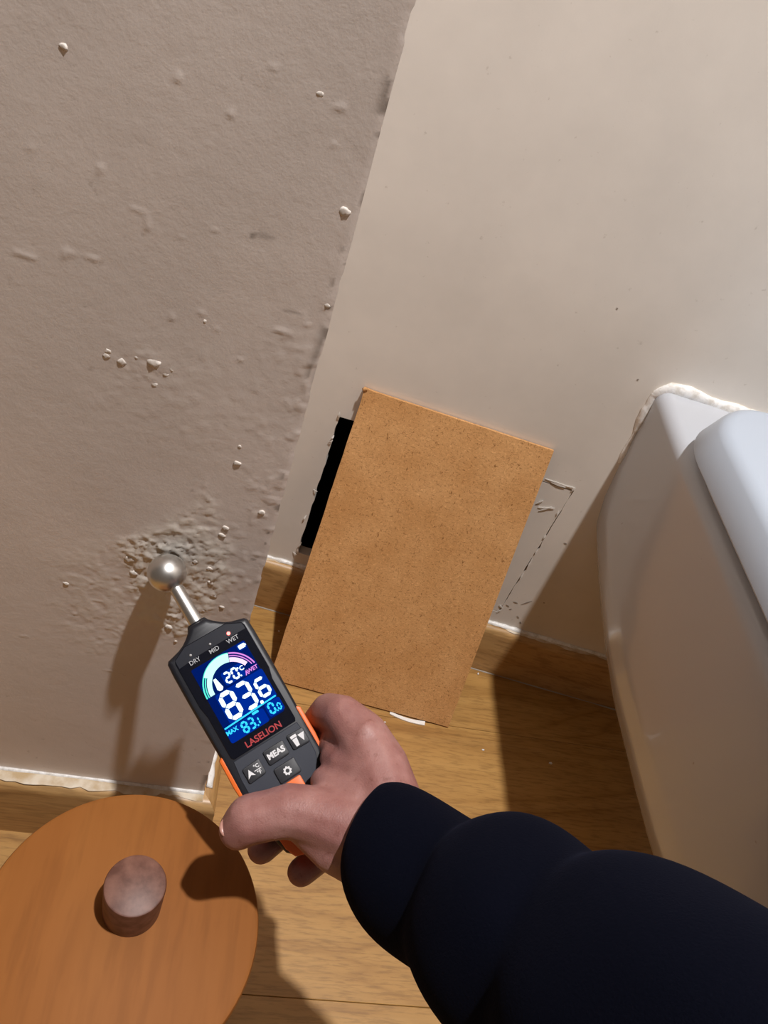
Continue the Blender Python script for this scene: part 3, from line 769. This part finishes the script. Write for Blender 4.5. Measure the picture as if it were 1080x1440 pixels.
def figures(name, spec, mat):
    polys = []
    for sp in spec:
        if sp[0] == '.': polys.append(rrect(sp[1] - sp[3], sp[2] - sp[3], sp[1] + sp[3], sp[2] + sp[3], sp[3] * 0.6))
        else: polys += digit(*sp)
    return flat_uv(name, polys, G2, mat, lcd)
figures('reading_digits', [('8', -22, 190, 17, 35, 6.2), ('3', 3.5, 190, 16, 35, 5.6), ('.', 25, 226, 2.3)], M_seg)
figures('reading_decimal', [('6', 29, 197, 14, 24, 4.6)], M_seg)
figures('temperature_digits', [('2', -2.5, 166.5, 7.5, 14, 3.0), ('0', 9, 166.5, 7.5, 14, 3.0), ('.', 18.6, 180.5, 1.1)], M_seg)
text_uv('degree_mark', '\u00b0C', 22.0, 172.0, 9, G2, M_seg, lcd, 0.25)
flat_uv('gauge_pointer', [[(-18, 166), (-14, 166), (-10.5, 181), (-13, 184), (-17, 184), (-19.5, 181)]], G2, M_seg, lcd)
figures('maximum_digits', [('8', -15, 236, 7, 14, 3.0), ('3', -4.5, 236, 6.5, 14, 2.8), ('.', 5.3, 250, 1.2), ('1', 5, 240, 4, 10, 2.2)], M_cyan)
flat_uv('unit_dash', [rrect(5, 231.5, 15, 235, 1)], G2, M_cyan, lcd)
figures('wood_code_digits', [('0', 29, 233, 7, 14, 2.9), ('.', 38.5, 247, 1.1), ('0', 41, 238.5, 4.2, 8.5, 2.2)], M_cyan)
flat_uv('divider_line', [[(-37, 230), (46, 227), (46, 229.2), (-37, 232.2)]], G2, M_cyan, lcd)
text_uv('maximum_mark', 'MAX', -29.5, 238.5, 8, G2, M_cyan, lcd, 0.3)
bt = flat_uv('battery_icon', [rrect(34, 143, 44, 149, 1), rrect(44.2, 144.6, 45.4, 147.4, 0.4)], G2, M_seg, lcd)
def arc(cx, cy, r0, r1, a0, a1, n=30):
    o_ = [(cx + r1 * math.cos(math.radians(a0 + (a1 - a0) * i / n)), cy - r1 * math.sin(math.radians(a0 + (a1 - a0) * i / n))) for i in range(n + 1)]
    i_ = [(cx + r0 * math.cos(math.radians(a0 + (a1 - a0) * i / n)), cy - r0 * math.sin(math.radians(a0 + (a1 - a0) * i / n))) for i in range(n + 1)]
    return o_ + i_[::-1]
def arcs(name, specs, wz, mat):
    V = []; Fc = []
    for sp in specs:
        p = arc(*sp); n = len(p) // 2; b = len(V)
        V += [mp(u, v, wz) for u, v in p]
        for i in range(n - 1): Fc.append((b + i, b + i + 1, b + 2 * n - 2 - i, b + 2 * n - 1 - i))
    return obj(name, V, Fc, mat, lcd, recalc=False)
ax_, ay_ = 3.5, 183
arcs('gauge_outline', [(ax_, ay_, 39.6, 41.6, 182, 70), (ax_, ay_, 36.6, 38.2, 182, 70)], G2, M_green)
arcs('gauge_bar', [(ax_, ay_, 28.5, 35.4, 182, 70)], G2, M_greenhi)
arcs('gauge_wide_bar', [(ax_, ay_, 35.4, 40.5, 140, 70)], G3, M_greenhi)
arcs('gauge_alarm_outline', [(ax_, ay_, 39.6, 41.6, 69, 12), (ax_, ay_, 36.2, 37.6, 69, 14)], G2, M_pink)
arcs('gauge_alarm_bar', [(ax_, ay_, 28.5, 34.6, 69, 24)], G2, M_pinkhi)
text_uv('alarm_mark', '\u2227WET' if False else 'WET', 36.5, 180.5, 7.5, G2, M_pink, lcd, 0.2)
flat_uv('alarm_arrow', [[(24, 184), (27, 177), (30, 184), (28.3, 184), (27, 180.5), (25.7, 184)]], G2, M_pink, lcd)
text_uv('brand_print', 'LASELION', 5, 264.5, 12.5, G1, M_red, glass, 0.25, sx=1.02)
for nm, u, m_ in (('DRY', -28, M_ledoff), ('MID', 2.5, M_ledoff), ('WET', 32, M_ledr)):
    r = 2.2 if m_ is M_ledoff else 3.2
    bm = bmesh.new(); bmesh.ops.create_uvsphere(bm, u_segments=16, v_segments=8, radius=r * PXU)
    for v in bm.verts: v.co = Vector(mp(u, 121.5, G1 + 0.0001) + np.array(v.co) * 0.8)
    bm_obj('indicator_led', bm, m_, glass, True)
    text_uv('indicator_print', nm, u + 1, 131.5, 8.5, G1 + 0.0003, M_dim, glass, 0.1)
# lower keypad panel, buttons
kp = [(cu_ - 50, 274), (cu_ + 51, 274), (cu_ + 54, 300), (cu_ + 53, 322), (cu_ + 44, 345), (cu_ + 40, 400), (cu_ - 40, 400), (cu_ - 46, 345), (cu_ - 53, 322), (cu_ - 53, 300)]
keypad = prism_uv('keypad_panel', kp, WF - 0.0010, WF + 0.0003, M_grey, meter, 0.0003, 1)
def button(u, v, wd, ht, mat, name='button', skew=0):
    pts = rrect(u - wd / 2, v - ht / 2, u + wd / 2, v + ht / 2, 3)
    pts = [(a, b + skew * (a - u)) for a, b in pts]
    return prism_uv(name, pts, WF - 0.0004, WF + 0.0016, mat, meter, 0.0005, 2)
BT = WF + 0.00172
b1 = button(-30, 299, 27, 22, M_btn, skew=-0.05); b2 = button(7.5, 294, 32, 21, M_btn); b3 = button(43, 294, 26, 22, M_btn, skew=0.05)
b4 = button(9, 322, 33, 22, M_btn)
b5 = button(6, 346, 30, 22, M_orange, 'power_button')
text_uv('button_print', 'MEAS', 7.5, 294, 11, BT, M_print, b2, 0.45)
flat_uv('up_arrow', [[(-41.5, 304), (-36, 293), (-30.5, 304), (-36, 301)]], BT + 0.0001, M_print, b1)
text_uv('celsius_print', '\u00b0C', -24.5, 294.5, 7.0, BT, M_print, b1, 0.2)
text_uv('fahrenheit_print', '\u00b0F', -24.5, 303.5, 7.0, BT, M_print, b1, 0.2)
flat_uv('print_divider', [rrect(-30, 298.6, -19.5, 299.6, 0.3)], BT + 0.0001, M_print, b1)
flat_uv('torch_icon', [[(34, 286), (43, 286), (43, 290), (34, 290)], [(34.8, 291), (42.2, 291), (41, 302), (36, 302)]], BT + 0.0001, M_print, b3)
flat_uv('down_arrow', [[(44.5, 289), (54.5, 289), (49.5, 300)]], BT + 0.0001, M_print, b3)
gear = []
for k in range(32):
    a = 2 * math.pi * k / 32; r = 6.2 if (k // 2) % 2 == 0 else 5.0; gear.append((9 + r * math.cos(a), 322 + r * math.sin(a)))
V = [mp(u, v, BT) for u, v in gear] + [mp(9 + 2.7 * math.cos(2 * math.pi * k / 32), 322 + 2.7 * math.sin(2 * math.pi * k / 32), BT) for k in range(32)]
obj('gear_icon', V, [(k, (k + 1) % 32, 32 + (k + 1) % 32, 32 + k) for k in range(32)], M_print, b4, recalc=False)
# orange grips on both sides
gripR = [(cu_ + 57, 251), (cu_ + 66.5, 259), (cu_ + 67, 300), (cu_ + 65.5, 322), (cu_ + 62, 352), (cu_ + 57, 376), (cu_ + 52, 376), (cu_ + 55, 345), (cu_ + 57.5, 318), (cu_ + 57.5, 262)]
prism_uv('side_grip', gripR, -0.012, WF - 0.0008, M_orange, meter, 0.0012, 2)
prism_uv('side_grip', [(2 * cu_ - u, v + 5) for u, v in gripR], -0.012, WF - 0.0008, M_orange, meter, 0.0012, 2)
prism_uv('end_grip', [(cu_ + 50, 384), (cu_ + 47, 407), (cu_ + 40, 422), (cu_ + 28, 426), (cu_ - 28, 426), (cu_ - 40, 422), (cu_ - 47, 407), (cu_ - 50, 384)], -0.0165, WF + 0.0008, M_orange, meter, 0.002, 2)

# ================================================================== PERSON: hand and sleeve
person = thing('person', at(1000, 1500, 0.33), 'right hand gripping the moisture meter, forearm in a dark navy sleeve', 'person')
def capsule_cloud(chains, name, mat, parent, voxel=0.0016, smooth=6):
    """tapered capsules united by voxel remesh into one continuous skin"""
    bm = bmesh.new()
    for ch in chains:
        for (p, r), (q, s_) in zip(ch[:-1], ch[1:]):
            p, q = np.array(p), np.array(q); d = np.linalg.norm(q - p); n = max(2, int(d / (0.22 * min(r, s_))))
            for i in range(n + 1):
                t = i / n; c = p + (q - p) * t; rr_ = r + (s_ - r) * t
                res = bmesh.ops.create_icosphere(bm, subdivisions=2, radius=rr_)
                for v in res['verts']: v.co = v.co + Vector(c)
    me = bpy.data.meshes.new('tmp'); bm.to_mesh(me); bm.free()
    t = bpy.data.objects.new('tmp', me); COL.objects.link(t)
    md = t.modifiers.new('r', 'REMESH'); md.mode = 'VOXEL'; md.voxel_size = voxel; md.use_smooth_shade = True
    ms = t.modifiers.new('s', 'SMOOTH'); ms.factor = 0.5; ms.iterations = smooth
    e = t.evaluated_get(bpy.context.evaluated_depsgraph_get()); m2 = bpy.data.meshes.new_from_object(e)
    bpy.data.objects.remove(t)
    V = np.array([tuple(v.co) for v in m2.vertices]); Fc = [tuple(p.vertices) for p in m2.polygons]
    bpy.data.meshes.remove(m2)
    return obj(name, V, Fc, mat, parent, True, recalc=False)
A_ = at
hand = [
    # forearm into the sleeve
    [(A_(540, 1170, .436), .0250), (A_(640, 1240, .425), .029), (A_(760, 1370, .385), .034)],
    # index metacarpal / knuckle / finger wrapping behind the meter
    [(A_(547, 1145, .436), .0205), (A_(532, 1085, .442), .0180), (A_(509, 1036, .447), .0150), (A_(482, 1006, .450), .0116), (A_(462, 1000, .462), .0106), (A_(446, 1018, .482), .0100), (A_(428, 1046, .497), .0090), (A_(392, 1072, .497), .0084)],
    # middle
    [(A_(549, 1160, .448), .0210), (A_(530, 1078, .460), .0150), (A_(500, 1040, .474), .0118), (A_(470, 1062, .490), .0108), (A_(440, 1110, .504), .0100), (A_(402, 1165, .501), .0090), (A_(368, 1194, .486), .0086)],
    # ring
    [(A_(549, 1170, .462), .0190), (A_(533, 1100, .480), .0130), (A_(512, 1085, .500), .0112), (A_(484, 1150, .512), .0100), (A_(456, 1200, .506), .0092), (A_(424, 1226, .492), .0086)],
    # little
    [(A_(549, 1185, .472), .0175), (A_(538, 1130, .496), .0110), (A_(530, 1140, .514), .0096), (A_(510, 1185, .515), .0086), (A_(490, 1205, .505), .0078)],
    # thumb
    [(A_(546, 1182, .433), .0225), (A_(500, 1165, .433), .0185), (A_(436, 1145, .433), .0148), (A_(408, 1140, .4335), .0142), (A_(380, 1146, .435), .0132), (A_(352, 1152, .4365), .0132), (A_(336, 1166, .4405), .0108)],
    # ball of the thumb down to the wrist
    [(A_(430, 1160, .437), .0110), (A_(470, 1190, .438), .0135), (A_(512, 1205, .440), .0160), (A_(538, 1198, .440), .0190)],
    # web between thumb and index, palm
    [(A_(510, 1125, .437), .0150), (A_(468, 1112, .441), .0105), (A_(456, 1098, .447), .0080)],
    [(A_(522, 1085, .441), .0160), (A_(486, 1078, .446), .0110), (A_(470, 1066, .454), .0085)],
    [(A_(500, 1050, .452), .0130), (A_(474, 1046, .462), .0110), (A_(462, 1056, .472), .0100)],
    [(A_(540, 1160, .442), .0210), (A_(515, 1175, .450), .0170), (A_(490, 1140, .466), .0150)],
    [(A_(542, 1150, .455), .0210), (A_(530, 1120, .470), .0160)],
    # knuckle
    [(A_(514, 1030, .4395), .0085), (A_(524, 1046, .4385), .0080)],
]
body_h = capsule_cloud(hand, 'body', M_skin, person)
body_h['label'] = 'bare right hand with freckled skin'
# thumb nail
bm = bmesh.new(); bmesh.ops.create_uvsphere(bm, u_segments=16, v_segments=10, radius=1)
nc = A_(322, 1163, .4375); nd = A_(300, 1180, .45) - nc; nd /= np.linalg.norm(nd)
nu_ = np.cross(nd, mW); nu_ /= np.linalg.norm(nu_); nv_ = np.cross(nd, nu_)
for v in bm.verts: v.co = Vector(nc + nu_ * v.co.x * 0.0052 + nv_ * v.co.y * 0.0062 + nd * v.co.z * 0.0016)
bm_obj('thumb_nail', bm, M_nail, person, True)

# sleeve: rings between an upper and a lower outline
ringsT = [((546, 1100), (486, 1228), .432), ((578, 1102), (488, 1262), .429), ((620, 1124), (512, 1312), .422), ((662, 1149), (552, 1344), .414), ((692, 1166), (588, 1366), .407),
          ((710, 1153), (604, 1388), .402), ((745, 1147), (622, 1436), .395), ((792, 1164), (655, 1480), .386), ((832, 1193), (695, 1512), .378), ((863, 1216), (725, 1545), .372),
          ((893, 1208), (752, 1578), .366), ((945, 1211), (795, 1622), .357), ((1010, 1237), (850, 1670), .346), ((1095, 1283), (920, 1730), .332), ((1200, 1350), (1010, 1800), .318),
          ((1330, 1450), (1130, 1890), .304)]
rings = [(at(*a, t), at(*b, t)) for a, b, t in ringsT]
# beyond the picture: forearm on to the elbow and up the upper arm
last = (rings[-1][0] + rings[-1][1]) / 2; ar = np.linalg.norm(rings[-1][0] - rings[-1][1]) / 2
cen = [(a + b) / 2 for a, b in rings]
for c_, r_ in (((0.215, -0.075, 0.60), 0.062), ((0.265, -0.16, 0.66), 0.066), ((0.29, -0.24, 0.75), 0.068), ((0.29, -0.29, 0.87), 0.072), ((0.28, -0.32, 1.00), 0.078)):
    c_ = np.array(c_); a = rings[-1][0] - rings[-1][1]; a = a / np.linalg.norm(a)
    rings.append((c_ + a * r_, c_ - a * r_)); cen.append(c_)
nr = len(rings); m = 40; V = []
for i, (T, B) in enumerate(rings):
    c = (T + B) / 2; tg = cen[min(i + 1, nr - 1)] - cen[max(i - 1, 0)]; tg /= np.linalg.norm(tg)
    a = (T - B) / 2; ra = np.linalg.norm(a)
    b = np.cross(tg, a); b = b / np.linalg.norm(b) * ra * 0.92
    for k in range(m):
        an = 2 * math.pi * k / m
        wv = 1 + (0.035 * math.sin(3 * an + 1.3 * i) + 0.02 * math.sin(5 * an - 0.8 * i)) * (0.25 if i < 3 else 1.0) * (1 - 0.5 * abs(math.cos(an)))
        V.append(c + (a * math.cos(an) + b * math.sin(an)) * wv)
Fc = []
for i in range(nr - 1):
    for k in range(m): q = (k + 1) % m; Fc.append((i * m + k, i * m + q, (i + 1) * m + q, (i + 1) * m + k))
# turned-in cuff
b0 = len(V)
for q, sc in ((0.002, 0.96), (0.010, 0.90)):
    c = cen[0]; tg = (cen[1] - cen[0]) / np.linalg.norm(cen[1] - cen[0])
    for k in range(m): V.append(c + (V[k] - c) * sc + tg * q)
for k in range(m):
    q = (k + 1) % m; Fc += [(k, q, b0 + q, b0 + k), (b0 + k, b0 + q, b0 + m + q, b0 + m + k)]
Fc.append(tuple((nr - 1) * m + k for k in range(m)))
sl = obj('sleeve', V, Fc, M_cloth, person, True)
ss = sl.modifiers.new('subdivision', 'SUBSURF'); ss.levels = 2; ss.render_levels = 2
sl['label'] = 'dark navy knitted sleeve'

# ================================================================== SMALL THINGS
p0, p1 = on_floor(548, 1003), on_floor(597, 1018)
V = []; Fc = []; n = 8
dd = (p1 - p0) / np.linalg.norm(p1 - p0); sd = np.array([-dd[1], dd[0], 0])
for i in range(n + 1):
    t = i / n; c = p0 + (p1 - p0) * (t * 1.0) + sd * (-0.0022 * math.sin(math.pi * t)); hw = 0.0016 + 0.0010 * t
    for a, z in ((-hw, 0.0002), (hw, 0.0002), (hw, 0.0016), (-hw, 0.0016)): V.append(c + sd * a + np.array([0, 0, z]))
for i in range(n):
    for k in range(4): q = (k + 1) % 4; Fc.append((i * 4 + k, i * 4 + q, i * 4 + 4 + q, i * 4 + 4 + k))
Fc += [(0, 1, 2, 3), tuple(n * 4 + k for k in range(4))]
tag(obj('white_strip', V, Fc, M_white), 'thin white plastic strip poking out under the hardboard sheet', 'strip')
for k, (px, py, r, lab) in enumerate(((672, 948, 3.0, 'white plaster crumb on the floor by the skirting right of the board'), (679, 1055, 2.6, 'tiny white crumb on the lit floor left of the toilet shadow'),
                                      (774, 1074, 3.0, 'white crumb on the floor within the dark toilet shadow'), (541, 1016, 2.0, 'tiny white crumb on the floor just below the board'),
                                      (392, 888, 2.4, 'white crumb on the floor in the shadow at the left edge of the board'))):
    p = on_floor(px, py); rr_ = r * 0.0006
    tag(lump('plaster_crumb', (p[0], p[1], rr_ * 0.5), rr_, M_white, None, 0.8, 60 + k, 1), lab, 'crumb', 'plaster crumbs on the floor')
